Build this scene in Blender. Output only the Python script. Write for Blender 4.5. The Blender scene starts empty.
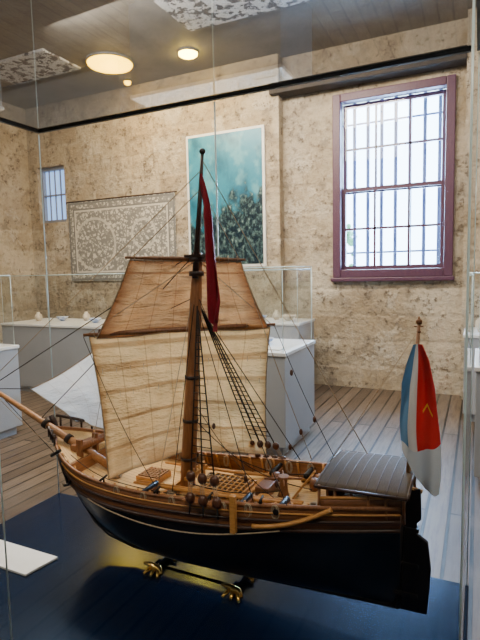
import bpy, math, random
from mathutils import Vector, Matrix
random.seed(4)
C = bpy.context.scene.collection
WO = {}
# ------------------------------------------------------------------ materials
def newmat(name):
    m = bpy.data.materials.new(name); m.use_nodes = True
    nt = m.node_tree; b = nt.nodes['Principled BSDF']
    return m, nt, b
def L(nt, a, b): nt.links.new(a, b)
def c4(c): return (c[0], c[1], c[2], 1)
def mixc(nt, fac, a, b):
    n = nt.nodes.new('ShaderNodeMixRGB')
    for i, v in ((0, fac), (1, a), (2, b)):
        if hasattr(v, 'is_linked') or hasattr(v, 'links'): L(nt, v, n.inputs[i])
        else: n.inputs[i].default_value = v if i == 0 else c4(v)
    return n.outputs[0]
def M(nt, op, a, b=None, c=None):
    n = nt.nodes.new('ShaderNodeMath'); n.operation = op
    for i, v in enumerate((a, b, c)):
        if v is None: continue
        if hasattr(v, 'links'): L(nt, v, n.inputs[i])
        else: n.inputs[i].default_value = v
    return n.outputs[0]
def noise(nt, vec, scale, detail=4, rough=.6, mapping=None):
    if mapping:
        mp = nt.nodes.new('ShaderNodeMapping'); mp.inputs['Scale'].default_value = mapping
        L(nt, vec, mp.inputs[0]); vec = mp.outputs[0]
    n = nt.nodes.new('ShaderNodeTexNoise'); L(nt, vec, n.inputs['Vector'])
    n.inputs['Scale'].default_value = scale; n.inputs['Detail'].default_value = detail; n.inputs['Roughness'].default_value = rough
    return n.outputs[0]
def ramp(nt, f, a, b):
    n = nt.nodes.new('ShaderNodeMapRange'); L(nt, f, n.inputs[0])
    n.inputs[1].default_value = a; n.inputs[2].default_value = b
    return n.outputs[0]
def bump(nt, b, h, s=.3, d=.01):
    n = nt.nodes.new('ShaderNodeBump'); n.inputs['Strength'].default_value = s; n.inputs['Distance'].default_value = d
    L(nt, h, n.inputs['Height']); L(nt, n.outputs[0], b.inputs['Normal']); return n.outputs[0]
def obco(nt): return nt.nodes.new('ShaderNodeTexCoord').outputs['Object']
def uvco(nt): return nt.nodes.new('ShaderNodeTexCoord').outputs['UV']

def simple(name, col, col2=None, scale=20, rough=.5, metal=0, stretch=None, b=0, spec=None, tint=None):
    m, nt, p = newmat(name)
    co = obco(nt)
    n = noise(nt, co, scale, mapping=stretch or (1, 1, 1))
    c2 = col2 or tuple(x * .8 for x in col)
    L(nt, mixc(nt, ramp(nt, n, .35, .65), col, c2), p.inputs['Base Color'])
    p.inputs['Roughness'].default_value = rough; p.inputs['Metallic'].default_value = metal
    if spec is not None: p.inputs['Specular IOR Level'].default_value = spec
    if tint is not None: p.inputs['Specular Tint'].default_value = c4(tint)
    if b: bump(nt, p, n, b, .002)
    return m
def emis(name, col, s):
    m, nt, p = newmat(name)
    p.inputs['Base Color'].default_value = c4(col)
    p.inputs['Emission Color'].default_value = c4(col); p.inputs['Emission Strength'].default_value = s
    return m
def glass(name, tint=(1, 1, 1), base=.03, boost=1.0):
    m = bpy.data.materials.new(name); m.use_nodes = True; nt = m.node_tree
    nt.nodes.remove(nt.nodes['Principled BSDF'])
    out = nt.nodes['Material Output']
    t = nt.nodes.new('ShaderNodeBsdfTransparent'); t.inputs[0].default_value = c4(tint)
    g = nt.nodes.new('ShaderNodeBsdfGlossy'); g.inputs['Roughness'].default_value = .01
    lw = nt.nodes.new('ShaderNodeLayerWeight'); lw.inputs[0].default_value = .5
    f = M(nt, 'POWER', lw.outputs['Facing'], 4.0)
    f = M(nt, 'MULTIPLY_ADD', f, .85 * boost, base)
    mx = nt.nodes.new('ShaderNodeMixShader'); L(nt, f, mx.inputs[0]); L(nt, t.outputs[0], mx.inputs[1]); L(nt, g.outputs[0], mx.inputs[2])
    L(nt, mx.outputs[0], out.inputs[0])
    return m

def stone():
    """weathered limestone: softly blended blocks under worn plaster, grey-brown staining, pits"""
    m, nt, p = newmat('limestone')
    geo = nt.nodes.new('ShaderNodeNewGeometry'); co = geo.outputs['Position']
    sp = nt.nodes.new('ShaderNodeSeparateXYZ'); L(nt, co, sp.inputs[0])
    h = M(nt, 'ADD', sp.outputs[0], sp.outputs[1])
    n1 = noise(nt, co, 1.3, 5, .6); n2 = noise(nt, co, 4.2, 7, .68); n3 = noise(nt, co, .75, 4, .55); n4 = noise(nt, co, 18, 5, .7); n5 = noise(nt, co, 2.3, 7, .68); n6 = noise(nt, co, 50, 3, .6); n7 = noise(nt, co, 9, 6, .7); n8 = noise(nt, co, .55, 3, .5)
    hx = M(nt, 'MULTIPLY', M(nt, 'ADD', h, M(nt, 'MULTIPLY', n5, .22)), 1.0); hz = M(nt, 'ADD', sp.outputs[2], M(nt, 'MULTIPLY', n2, .10))
    cb = nt.nodes.new('ShaderNodeCombineXYZ'); L(nt, hx, cb.inputs[0]); L(nt, hz, cb.inputs[1])
    br = nt.nodes.new('ShaderNodeTexBrick'); L(nt, cb.outputs[0], br.inputs[0])
    br.inputs['Scale'].default_value = 1; br.inputs['Brick Width'].default_value = .58; br.inputs['Row Height'].default_value = .33; br.offset_frequency = 2; br.offset = .42; br.squash = .7; br.squash_frequency = 3
    br.inputs['Mortar Size'].default_value = .045; br.inputs['Mortar Smooth'].default_value = 1
    br.inputs['Color1'].default_value = (.40, .32, .22, 1); br.inputs['Color2'].default_value = (.60, .52, .39, 1); br.inputs['Mortar'].default_value = (.52, .44, .33, 1)
    col = mixc(nt, M(nt, 'MULTIPLY', ramp(nt, n5, .44, .60), .7), br.outputs[0], (.58, .50, .38))
    col = mixc(nt, M(nt, 'MULTIPLY', ramp(nt, n1, .46, .60), .55), col, (.37, .29, .19))
    col = mixc(nt, M(nt, 'MULTIPLY', ramp(nt, n7, .47, .66), .55), col, (.31, .25, .18))
    col = mixc(nt, M(nt, 'MULTIPLY', ramp(nt, n2, .52, .64), .75), col, (.24, .20, .155))
    pl_ = M(nt, 'MAXIMUM', ramp(nt, n3, .51, .57), M(nt, 'MULTIPLY', ramp(nt, n5, .57, .62), .8))
    col = mixc(nt, M(nt, 'MULTIPLY', pl_, .65), col, (.68, .62, .515))
    col = mixc(nt, M(nt, 'MULTIPLY', ramp(nt, n8, .52, .66), .35), col, (.33, .30, .26))
    pit = M(nt, 'MULTIPLY', ramp(nt, n4, .54, .62), ramp(nt, n2, .42, .56))
    col = mixc(nt, M(nt, 'MULTIPLY', pit, .85), col, (.12, .09, .065))
    col = mixc(nt, M(nt, 'MULTIPLY', ramp(nt, n6, .5, .7), .3), col, (.28, .22, .155))
    L(nt, col, p.inputs['Base Color']); p.inputs['Roughness'].default_value = .95
    hh = M(nt, 'ADD', n2, M(nt, 'MULTIPLY', br.outputs['Fac'], -.10)); hh = M(nt, 'ADD', hh, M(nt, 'MULTIPLY', n4, .4)); hh = M(nt, 'ADD', hh, M(nt, 'MULTIPLY', pl_, .12))
    bump(nt, p, hh, .85, .08)
    return m
def planks():
    m, nt, p = newmat('floor_planks')
    geo = nt.nodes.new('ShaderNodeNewGeometry'); co = geo.outputs['Position']
    sp = nt.nodes.new('ShaderNodeSeparateXYZ'); L(nt, co, sp.inputs[0])
    cb = nt.nodes.new('ShaderNodeCombineXYZ'); L(nt, sp.outputs[1], cb.inputs[0]); L(nt, sp.outputs[0], cb.inputs[1])
    br = nt.nodes.new('ShaderNodeTexBrick'); L(nt, cb.outputs[0], br.inputs[0])
    br.inputs['Scale'].default_value = 1; br.inputs['Brick Width'].default_value = 3.2; br.inputs['Row Height'].default_value = .13
    br.inputs['Mortar Size'].default_value = .010; br.inputs['Mortar Smooth'].default_value = .2
    br.inputs['Color1'].default_value = (.10, .072, .052, 1); br.inputs['Color2'].default_value = (.19, .145, .108, 1); br.inputs['Mortar'].default_value = (.006, .005, .004, 1)
    n = noise(nt, co, 6, 6, .7, (6, .5, 1)); n2 = noise(nt, co, 1.5, 3)
    col = mixc(nt, M(nt, 'MULTIPLY', ramp(nt, n, .45, .62), .65), br.outputs[0], (.055, .04, .03))
    col = mixc(nt, M(nt, 'MULTIPLY', ramp(nt, n2, .5, .7), .3), col, (.20, .17, .14))
    L(nt, col, p.inputs['Base Color']); p.inputs['Roughness'].default_value = .48; p.inputs['Specular IOR Level'].default_value = .35
    bump(nt, p, M(nt, 'MULTIPLY', br.outputs['Fac'], -1), .4, .01)
    return m
def uvlines(name, col, col2, line, nv=0, nu=0, tv=.08, tu=.08, rough=.7, grain=(30, 3, 1), lf=.75, blot=.35, spec=.5):
    m, nt, p = newmat(name)
    uv = uvco(nt); sp = nt.nodes.new('ShaderNodeSeparateXYZ'); L(nt, uv, sp.inputs[0])
    n = noise(nt, uv, 4, 6, .65, grain); nb = noise(nt, uv, 3, 3)
    col_ = mixc(nt, ramp(nt, n, .35, .65), col, col2)
    col_ = mixc(nt, M(nt, 'MULTIPLY', ramp(nt, nb, .4, .7), blot), col_, tuple(x * .6 for x in col))
    for cnt, th, o in ((nu, tu, 0), (nv, tv, 1)):
        if cnt:
            fr = M(nt, 'FRACT', M(nt, 'MULTIPLY', sp.outputs[o], cnt)); l = M(nt, 'LESS_THAN', fr, th)
            col_ = mixc(nt, M(nt, 'MULTIPLY', l, lf), col_, line)
    L(nt, col_, p.inputs['Base Color']); p.inputs['Roughness'].default_value = rough; p.inputs['Specular IOR Level'].default_value = spec
    return m
def canvas(name, col, dark, band, bands=(), seams=6, trans=.45, seamf=.35, mott=.6, edge=.6, ew=.018, cr_=1.0, bf=.62):
    """thin sailcloth: mottled tea-dyed cloth, sewn reef bands, cloth seams, creases"""
    m, nt, p = newmat(name)
    uv = uvco(nt); sp = nt.nodes.new('ShaderNodeSeparateXYZ'); L(nt, uv, sp.inputs[0])
    a = noise(nt, uv, 3.2, 5, .6, (1.6, 1, 1)); b_ = noise(nt, uv, 9, 4, .6, (2.2, .6, 1)); f = noise(nt, uv, 90, 2, .5)
    c = mixc(nt, M(nt, 'MULTIPLY', ramp(nt, a, .38, .66), mott), col, dark)
    c = mixc(nt, M(nt, 'MULTIPLY', ramp(nt, b_, .45, .68), mott * .5), c, dark)
    c = mixc(nt, M(nt, 'MULTIPLY', ramp(nt, f, .4, .7), .12), c, dark)
    wob = M(nt, 'ADD', sp.outputs[1], M(nt, 'MULTIPLY', M(nt, 'SUBTRACT', a, .5), .03))
    for v, w_ in bands:
        d = M(nt, 'ABSOLUTE', M(nt, 'SUBTRACT', wob, v)); k = M(nt, 'SUBTRACT', 1, ramp(nt, d, w_ * .7, w_ * 1.3))
        c = mixc(nt, M(nt, 'MULTIPLY', k, bf), c, band)
    fr = M(nt, 'FRACT', M(nt, 'MULTIPLY', sp.outputs[0], seams)); l = M(nt, 'LESS_THAN', fr, .045)
    c = mixc(nt, M(nt, 'MULTIPLY', l, seamf), c, band)
    e = M(nt, 'MINIMUM', M(nt, 'MINIMUM', sp.outputs[0], M(nt, 'SUBTRACT', 1, sp.outputs[0])), M(nt, 'MINIMUM', sp.outputs[1], M(nt, 'SUBTRACT', 1, sp.outputs[1])))
    c = mixc(nt, M(nt, 'MULTIPLY', M(nt, 'SUBTRACT', 1, ramp(nt, e, 0, ew * 2)), edge), c, band)
    L(nt, c, p.inputs['Base Color']); p.inputs['Roughness'].default_value = .85; p.inputs['Specular IOR Level'].default_value = .2
    out = nt.nodes['Material Output']; tr = nt.nodes.new('ShaderNodeBsdfTranslucent'); L(nt, c, tr.inputs[0])
    mx = nt.nodes.new('ShaderNodeMixShader'); mx.inputs[0].default_value = trans
    L(nt, p.outputs[0], mx.inputs[1]); L(nt, tr.outputs[0], mx.inputs[2]); L(nt, mx.outputs[0], out.inputs[0])
    cr = noise(nt, uv, 3.5, 4, .55, (1, 2.2, 1))
    nb = bump(nt, p, M(nt, 'ADD', M(nt, 'MULTIPLY', f, .05), M(nt, 'MULTIPLY', cr, 2 * cr_)), .9, .013)
    L(nt, nb, tr.inputs['Normal'])
    return m

MAT = {}
MAT['stone'] = stone(); MAT['floor'] = planks()
MAT['ceil'] = simple('ceiling_paint', (.25, .24, .228), (.17, .165, .155), 3, .7)
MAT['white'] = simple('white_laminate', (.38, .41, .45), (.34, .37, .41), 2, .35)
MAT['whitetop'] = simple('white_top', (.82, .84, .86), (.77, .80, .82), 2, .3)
MAT['black_blue_sheen'] = simple('black_lacquer_blue_sheen', (.002, .009, .032), (.0015, .007, .025), 3, .20, spec=.6, tint=(.18, .48, 1))  # black lacquer with a blue sheen put into its colour and specular tint
MAT['blackmetal'] = simple('black_metal', (.008, .009, .012), None, 10, .35, .3)
MAT['glass'] = glass('case_glass', (.985, .99, .99), .022)
MAT['lid'] = glass('case_lid_glass', (.62, .64, .67), .17, 1.3)
MAT['glassbg'] = glass('cabinet_glass', (.96, .98, .985), .05)
MAT['edge'] = simple('glass_edge', (.60, .78, .82), (.7, .88, .92), 10, .15)
MAT['hullblack'] = uvlines('hull_black_paint', (.0025, .0035, .008), (.004, .0055, .012), (.001, .001, .003), nv=14, tv=.05, rough=.42, spec=.35)
MAT['hullbrown'] = uvlines('hull_planks', (.24, .095, .034), (.15, .055, .019), (.04, .014, .006), nv=4, tv=.10, rough=.42, grain=(3, 30, 1))
MAT['inner'] = simple('bulwark_wood', (.40, .18, .065), (.26, .11, .04), 25, .5, 0, (1, 1, 8))
MAT['deck'] = uvlines('deck_planks', (.78, .52, .23), (.62, .38, .15), (.18, .09, .03), nv=22, tv=.10, rough=.5, grain=(4, 60, 1))
MAT['wood'] = simple('spar_wood', (.30, .125, .045), (.19, .072, .026), 30, .4, 0, (8, 8, 1))
MAT['mastwood'] = simple('mast_wood', (.42, .175, .06), (.28, .11, .036), 30, .38, 0, (8, 8, 1))
MAT['spar'] = simple('bowsprit_wood', (.50, .25, .10), (.36, .16, .06), 30, .4, 0, (3, 8, 8))
MAT['orange'] = simple('varnished_wood', (.62, .30, .08), (.45, .20, .048), 30, .35, 0, (2, 8, 8))
MAT['dark'] = simple('dark_wood', (.05, .022, .014), (.03, .014, .01), 30, .4)
MAT['deadeye'] = simple('deadeye_wood', (.10, .035, .016), (.06, .02, .010), 30, .35)
MAT['rope'] = simple('tan_rope', (.42, .33, .22), (.30, .22, .14), 200, .9)
MAT['droprope'] = simple('tarred_rope', (.030, .020, .015), (.02, .013, .011), 200, .9)
MAT['brass'] = simple('brass', (.9, .58, .16), (.7, .42, .10), 40, .25, .85)
MAT['iron'] = simple('iron', (.02, .02, .022), None, 40, .45, .6)
MAT['bar'] = simple('painted_bar', (.13, .17, .34), None, 40, .5)
MAT['topsail'] = canvas('topsail_canvas', (.70, .41, .19), (.42, .20, .08), (.26, .09, .03), ((.16, .014),), 7, .5, .45, .65, .9, .05)
MAT['mainsail'] = canvas('mainsail_canvas', (.86, .60, .29), (.60, .36, .145), (.32, .155, .055), ((.07, .020), (.215, .017), (.245, .010), (.40, .016), (.60, .013), (.80, .013)), 7, .55, .45, .6)
MAT['jib'] = canvas('jib_canvas', (.95, .93, .88), (.84, .80, .72), (.66, .60, .50), (), 5, .5, .4, .35, .6, .014, .5)
MAT['pennant'] = simple('crimson_cloth', (.42, .008, .03), (.26, .005, .018), 20, .7, 0, (6, 6, 1))
MAT['roof'] = uvlines('canopy_boards', (.105, .080, .058), (.065, .052, .040), (.018, .014, .011), nu=9, tu=.09, nv=0, rough=.75, spec=.15)
MAT['paper'] = simple('white_card', (.88, .88, .86), None, 3, .5)
MAT['winframe'] = simple('window_wood', (.085, .034, .075), (.105, .045, .08), 12, .4, 0, (3, 3, 1))
MAT['reflframe'] = simple('reflection_frame', (.20, .22, .27), (.25, .27, .32), 12, .4)  # frame of the window shape added for a reflection
MAT['lintel'] = simple('lintel_timber', (.03, .028, .03), (.05, .04, .035), 6, .8)
MAT['leaf'] = simple('foliage', (.10, .22, .10), (.05, .14, .06), 6, .8)
MAT['ceramic'] = simple('ceramic', (.72, .66, .55), (.5, .42, .32), 14, .4)
MAT['blueceramic'] = simple('blue_ceramic', (.75, .80, .88), (.16, .24, .5), 30, .3)
MAT['lamp'] = emis('lamp_glow', (1, .56, .0), 20)
MAT['bulb'] = emis('bulb_glow', (1, .66, .05), 80)

def flagmat():
    m, nt, p = newmat('flag_cloth')
    uv = uvco(nt); sp = nt.nodes.new('ShaderNodeSeparateXYZ'); L(nt, uv, sp.inputs[0])
    u = M(nt, 'ADD', sp.outputs[0], M(nt, 'MULTIPLY', sp.outputs[1], .06))
    c = mixc(nt, M(nt, 'GREATER_THAN', u, .28), (.12, .32, .62), (.94, .94, .95))
    c = mixc(nt, M(nt, 'GREATER_THAN', u, .49), c, (.80, .022, .028))
    v2 = M(nt, 'ADD', sp.outputs[1], M(nt, 'MULTIPLY', sp.outputs[0], .18))
    c = mixc(nt, M(nt, 'GREATER_THAN', v2, .86), c, (.76, .84, .94))
    e1 = M(nt, 'LESS_THAN', M(nt, 'ABSOLUTE', M(nt, 'SUBTRACT', M(nt, 'SUBTRACT', sp.outputs[1], M(nt, 'MULTIPLY', M(nt, 'ABSOLUTE', M(nt, 'SUBTRACT', sp.outputs[0], .75)), .45)), .42)), .009)
    e2 = M(nt, 'LESS_THAN', M(nt, 'ABSOLUTE', M(nt, 'SUBTRACT', sp.outputs[0], .75)), .13)
    c = mixc(nt, M(nt, 'MULTIPLY', e1, e2), c, (.95, .62, .06))
    L(nt, c, p.inputs['Base Color']); p.inputs['Roughness'].default_value = .75
    return m
MAT['flag'] = flagmat()
def postermat():
    m, nt, p = newmat('underwater_print')
    uv = uvco(nt); sp = nt.nodes.new('ShaderNodeSeparateXYZ'); L(nt, uv, sp.inputs[0])
    n = noise(nt, uv, 5, 6, .6); n2 = noise(nt, uv, 6, 5, .6); n3 = noise(nt, uv, 3, 4, .5); n4 = noise(nt, uv, 24, 5, .7)
    c = mixc(nt, sp.outputs[1], (.010, .11, .19), (.05, .30, .43))
    c = mixc(nt, M(nt, 'MULTIPLY', ramp(nt, n, .5, .60), .45), c, (.20, .50, .56))
    c = mixc(nt, M(nt, 'MULTIPLY', ramp(nt, n3, .48, .62), .65), c, (.008, .06, .12))
    f = M(nt, 'ADD', M(nt, 'MULTIPLY', sp.outputs[0], .25), M(nt, 'MULTIPLY', sp.outputs[1], -1.0))
    f = M(nt, 'ADD', f, M(nt, 'MULTIPLY', n2, .8))
    reef = ramp(nt, f, .02, .10)
    rc_ = mixc(nt, ramp(nt, n4, .48, .62), (.005, .016, .028), (.10, .17, .17))
    rc_ = mixc(nt, ramp(nt, n4, .62, .70), rc_, (.40, .48, .42))
    c = mixc(nt, reef, c, rc_)
    L(nt, c, p.inputs['Base Color']); p.inputs['Roughness'].default_value = .3
    return m
MAT['poster'] = postermat()
def mapmat():
    m, nt, p = newmat('engraved_chart')
    uv = uvco(nt); sp = nt.nodes.new('ShaderNodeSeparateXYZ'); L(nt, uv, sp.inputs[0]); U, V = sp.outputs[0], sp.outputs[1]
    mp = nt.nodes.new('ShaderNodeMapping'); mp.inputs['Scale'].default_value = (1.65, 1, 1); L(nt, uv, mp.inputs[0])
    vo = nt.nodes.new('ShaderNodeTexVoronoi'); vo.feature = 'DISTANCE_TO_EDGE'; vo.inputs['Scale'].default_value = 17; L(nt, mp.outputs[0], vo.inputs[0])
    nn = noise(nt, mp.outputs[0], 21, 3, .6); n0 = noise(nt, mp.outputs[0], 3, 3)
    ln = M(nt, 'LESS_THAN', vo.outputs['Distance'], .09)
    blot = M(nt, 'GREATER_THAN', M(nt, 'ADD', nn, M(nt, 'MULTIPLY', M(nt, 'SUBTRACT', n0, .5), .25)), .50)
    fac = M(nt, 'MAXIMUM', M(nt, 'MULTIPLY', ln, .85), M(nt, 'MULTIPLY', blot, .9))
    for cx, cy, r in ((.26, .46, .32), (.72, .56, .17)):
        dx = M(nt, 'MULTIPLY', M(nt, 'SUBTRACT', U, cx), 1.65); dy = M(nt, 'SUBTRACT', V, cy)
        d = M(nt, 'SQRT', M(nt, 'ADD', M(nt, 'MULTIPLY', dx, dx), M(nt, 'MULTIPLY', dy, dy)))
        fac = M(nt, 'MULTIPLY', fac, M(nt, 'SUBTRACT', 1, M(nt, 'MULTIPLY', M(nt, 'LESS_THAN', M(nt, 'ABSOLUTE', M(nt, 'SUBTRACT', d, r)), .016), .7)))
    bx = M(nt, 'MINIMUM', M(nt, 'MULTIPLY', M(nt, 'MINIMUM', U, M(nt, 'SUBTRACT', 1, U)), 1.65), M(nt, 'MINIMUM', V, M(nt, 'SUBTRACT', 1, V)))
    gap = M(nt, 'LESS_THAN', M(nt, 'ABSOLUTE', M(nt, 'SUBTRACT', bx, .115)), .010)
    fac = M(nt, 'MULTIPLY', fac, M(nt, 'SUBTRACT', 1, gap))
    bl = M(nt, 'MAXIMUM', M(nt, 'LESS_THAN', M(nt, 'ABSOLUTE', M(nt, 'SUBTRACT', bx, .095)), .009), M(nt, 'LESS_THAN', M(nt, 'ABSOLUTE', M(nt, 'SUBTRACT', bx, .02)), .012))
    fac = M(nt, 'MAXIMUM', fac, bl)
    c = mixc(nt, M(nt, 'MULTIPLY', fac, .82), (.60, .57, .50), (.07, .075, .085))
    L(nt, c, p.inputs['Base Color']); p.inputs['Roughness'].default_value = .8
    return m
MAT['map'] = mapmat()
def reflmat():
    m, nt, p = newmat('speckled_reflection')
    geo = nt.nodes.new('ShaderNodeNewGeometry')
    nz = noise(nt, geo.outputs['Position'], 9, 4, .7)
    c = mixc(nt, ramp(nt, nz, .50, .54), (.66, .68, .68), (.09, .09, .10))
    L(nt, c, p.inputs['Base Color']); p.inputs['Roughness'].default_value = .6
    L(nt, c, p.inputs['Emission Color']); p.inputs['Emission Strength'].default_value = .12  # reflection patches glow faintly, though they are no lamps
    return m
MAT['refl_speckle'] = reflmat()

# ------------------------------------------------------------------ mesh builder
class MB:
    def __init__(s): s.v = []; s.f = []; s.uv = {}; s.sm = []
    def quad(s, pts, uvs=None, smooth=False):
        i = len(s.v); s.v += [Vector(p) for p in pts]; s.f.append(tuple(range(i, i + len(pts)))); s.sm.append(smooth)
        if uvs: s.uv[len(s.f) - 1] = uvs
        return s
    def box(s, a, b):
        x0, y0, z0 = a; x1, y1, z1 = b; i = len(s.v)
        s.v += [Vector(p) for p in ((x0, y0, z0), (x1, y0, z0), (x1, y1, z0), (x0, y1, z0), (x0, y0, z1), (x1, y0, z1), (x1, y1, z1), (x0, y1, z1))]
        for f in ((0, 3, 2, 1), (4, 5, 6, 7), (0, 1, 5, 4), (1, 2, 6, 5), (2, 3, 7, 6), (3, 0, 4, 7)):
            s.f.append(tuple(i + k for k in f)); s.sm.append(False)
        return s
    def tube(s, pts, r, n=6, closed=False):
        pts = [Vector(p) for p in pts]; rs = r if isinstance(r, (list, tuple)) else [r] * len(pts)
        i0 = len(s.v); m = len(pts); prev = None
        for k, p in enumerate(pts):
            if closed: d = pts[(k + 1) % m] - pts[(k - 1) % m]
            else: d = pts[min(k + 1, m - 1)] - pts[max(k - 1, 0)]
            if d.length < 1e-9: d = Vector((0, 0, 1))
            d.normalize()
            if prev is None:
                a = Vector((0, 0, 1)) if abs(d.z) < .9 else Vector((1, 0, 0))
                u = d.cross(a).normalized()
            else:
                u = (prev - d * prev.dot(d))
                u = u.normalized() if u.length > 1e-6 else d.orthogonal().normalized()
            prev = u; w = d.cross(u)
            for j in range(n):
                t = 2 * math.pi * j / n; s.v.append(p + (u * math.cos(t) + w * math.sin(t)) * rs[k])
        for k in range(m if closed else m - 1):
            for j in range(n):
                a = i0 + k * n + j; b = i0 + k * n + (j + 1) % n; k2 = (k + 1) % m
                s.f.append((a, b, i0 + k2 * n + (j + 1) % n, i0 + k2 * n + j)); s.sm.append(True)
        if not closed:
            s.f.append(tuple(i0 + j for j in range(n))[::-1]); s.sm.append(False)
            s.f.append(tuple(i0 + (m - 1) * n + j for j in range(n))); s.sm.append(False)
        return s
    def ball(s, c, r, sx=1, sy=1, sz=1, n=10):
        i0 = len(s.v); c = Vector(c); rings = n // 2 + 1
        for a in range(rings + 1):
            ph = math.pi * a / rings
            for b in range(n):
                th = 2 * math.pi * b / n
                s.v.append(c + Vector((math.sin(ph) * math.cos(th) * r * sx, math.sin(ph) * math.sin(th) * r * sy, math.cos(ph) * r * sz)))
        for a in range(rings):
            for b in range(n):
                s.f.append((i0 + a * n + b, i0 + (a + 1) * n + b, i0 + (a + 1) * n + (b + 1) % n, i0 + a * n + (b + 1) % n)); s.sm.append(True)
        return s
    def lathe(s, c, prof, n=24):
        c = Vector(c); i0 = len(s.v)
        for r, z in prof:
            for b in range(n):
                t = 2 * math.pi * b / n; s.v.append(c + Vector((r * math.cos(t), r * math.sin(t), z)))
        for a in range(len(prof) - 1):
            for b in range(n):
                s.f.append((i0 + a * n + b, i0 + a * n + (b + 1) % n, i0 + (a + 1) * n + (b + 1) % n, i0 + (a + 1) * n + b)); s.sm.append(True)
        return s
    def prism(s, poly, axis, a, b):
        n = len(poly); i = len(s.v)
        for off in (a, b):
            for p in poly:
                s.v.append(Vector((p[0], off, p[1])) if axis == 'y' else (Vector((off, p[0], p[1])) if axis == 'x' else Vector((p[0], p[1], off))))
        s.f.append(tuple(range(i, i + n))); s.f.append(tuple(range(i + n, i + 2 * n))[::-1]); s.sm += [False, False]
        for k in range(n):
            s.f.append((i + k, i + (k + 1) % n, i + n + (k + 1) % n, i + n + k)[::-1]); s.sm.append(False)
        return s
    def grid(s, fn, nu, nv, smooth=True, flip=False):
        i0 = len(s.v)
        for a in range(nv + 1):
            for b in range(nu + 1):
                s.v.append(Vector(fn(b / nu, a / nv)))
        for a in range(nv):
            for b in range(nu):
                q = (i0 + a * (nu + 1) + b, i0 + a * (nu + 1) + b + 1, i0 + (a + 1) * (nu + 1) + b + 1, i0 + (a + 1) * (nu + 1) + b)
                uv = ((b / nu, a / nv), ((b + 1) / nu, a / nv), ((b + 1) / nu, (a + 1) / nv), (b / nu, (a + 1) / nv))
                if flip: q = q[::-1]; uv = uv[::-1]
                s.f.append(q); s.sm.append(smooth); s.uv[len(s.f) - 1] = uv
        return s
    def each(s, name, mat, parent=None, **kw):
        """every connected piece becomes its own part"""
        par = list(range(len(s.v)))
        def find(a):
            while par[a] != a: par[a] = par[par[a]]; a = par[a]
            return a
        for f in s.f:
            r0 = find(f[0])
            for k in f[1:]: par[find(k)] = r0
        groups = {}
        for fi, f in enumerate(s.f): groups.setdefault(find(f[0]), []).append(fi)
        out = []
        for g_ in groups.values():
            b = MB(); mp = {}
            for fi in g_:
                nf = []
                for k in s.f[fi]:
                    if k not in mp: mp[k] = len(b.v); b.v.append(s.v[k])
                    nf.append(mp[k])
                b.f.append(tuple(nf)); b.sm.append(s.sm[fi])
            out.append(b.build(name, mat, parent, **kw))
        return out
    def build(s, name, mat, parent=None, origin=None, bevel=0, solid=0, label=None):
        xs = [v.x for v in s.v]; ys = [v.y for v in s.v]; zs = [v.z for v in s.v]
        o = Vector(origin) if origin else Vector(((min(xs) + max(xs)) / 2, (min(ys) + max(ys)) / 2, min(zs)))
        me = bpy.data.meshes.new(name); me.from_pydata([v - o for v in s.v], [], s.f)
        for k, p in enumerate(me.polygons): p.use_smooth = s.sm[k]
        if s.uv:
            ul = me.uv_layers.new(name='UVMap')
            for k, p in enumerate(me.polygons):
                if k in s.uv:
                    for li, uv in zip(p.loop_indices, s.uv[k]): ul.data[li].uv = uv
        me.materials.append(MAT[mat] if isinstance(mat, str) else mat)
        me.update()
        ob = bpy.data.objects.new(name, me); C.objects.link(ob)
        WO[ob] = o
        if parent: ob.parent = parent; ob.location = o - WO[parent]
        else: ob.location = o
        if solid:
            md = ob.modifiers.new('solid', 'SOLIDIFY'); md.thickness = solid; md.offset = 0
        if bevel:
            md = ob.modifiers.new('bevel', 'BEVEL'); md.width = bevel; md.segments = 2; md.limit_method = 'ANGLE'
        if label: ob['label'] = label
        return ob
def empty(name, loc, label, cat, group=None):
    e = bpy.data.objects.new(name, None); e.empty_display_size = .1; e.location = loc; C.objects.link(e); WO[e] = Vector(loc)
    e['label'] = label; e['category'] = cat
    if group: e['group'] = group
    return e
def tag(o, label, cat, group=None):
    o['label'] = label; o['category'] = cat
    if group: o['group'] = group
    return o
def struct(o, label, cat): o['kind'] = 'structure'; o['label'] = label; o['category'] = cat; return o

# ------------------------------------------------------------------ room
X0, X1, Y0, Y1, ZC = -6.8, 3.0, -3.5, 6.35, 4.25
wx0, wx1, wz0, wz1 = -1.68, -.27, 1.41, 3.66
qx0, qx1, qz0, qz1 = -6.60, -6.02, 2.38, 3.28
b = MB()
b.box((X0 - .3, 6.2, 0), (qx0, 6.9, ZC)); b.box((qx1, 6.2, 0), (-2.35, 6.9, ZC)); b.box((qx0, 6.2, 0), (qx1, 6.9, qz0)); b.box((qx0, 6.2, qz1), (qx1, 6.9, ZC))
b.box((-2.35, Y1, 0), (wx0, 6.9, ZC)); b.box((wx1, Y1, 0), (-.16, 6.9, ZC))
b.box((wx0, Y1, 0), (wx1, 6.9, wz0)); b.box((wx0, Y1, wz1), (wx1, 6.9, ZC))
b.box((-.16, 6.15, 0), (X1 + .3, 6.9, ZC))
struct(b.build('wall_back', 'stone'), 'rough limestone block wall with window recess', 'wall')
b = MB().box((X0 - .3, Y0 - .3, 0), (X0, 6.2, ZC)); struct(b.build('wall_left', 'stone'), 'rough limestone side wall', 'wall')
b = MB().box((X1, Y0 - .3, 0), (X1 + .3, 6.15, ZC)); struct(b.build('wall_right', 'stone'), 'rough limestone side wall', 'wall')
b = MB().box((X0, Y0 - .3, 0), (X1, Y0, ZC)); struct(b.build('wall_front', 'stone'), 'limestone wall of the gallery', 'wall')
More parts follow.
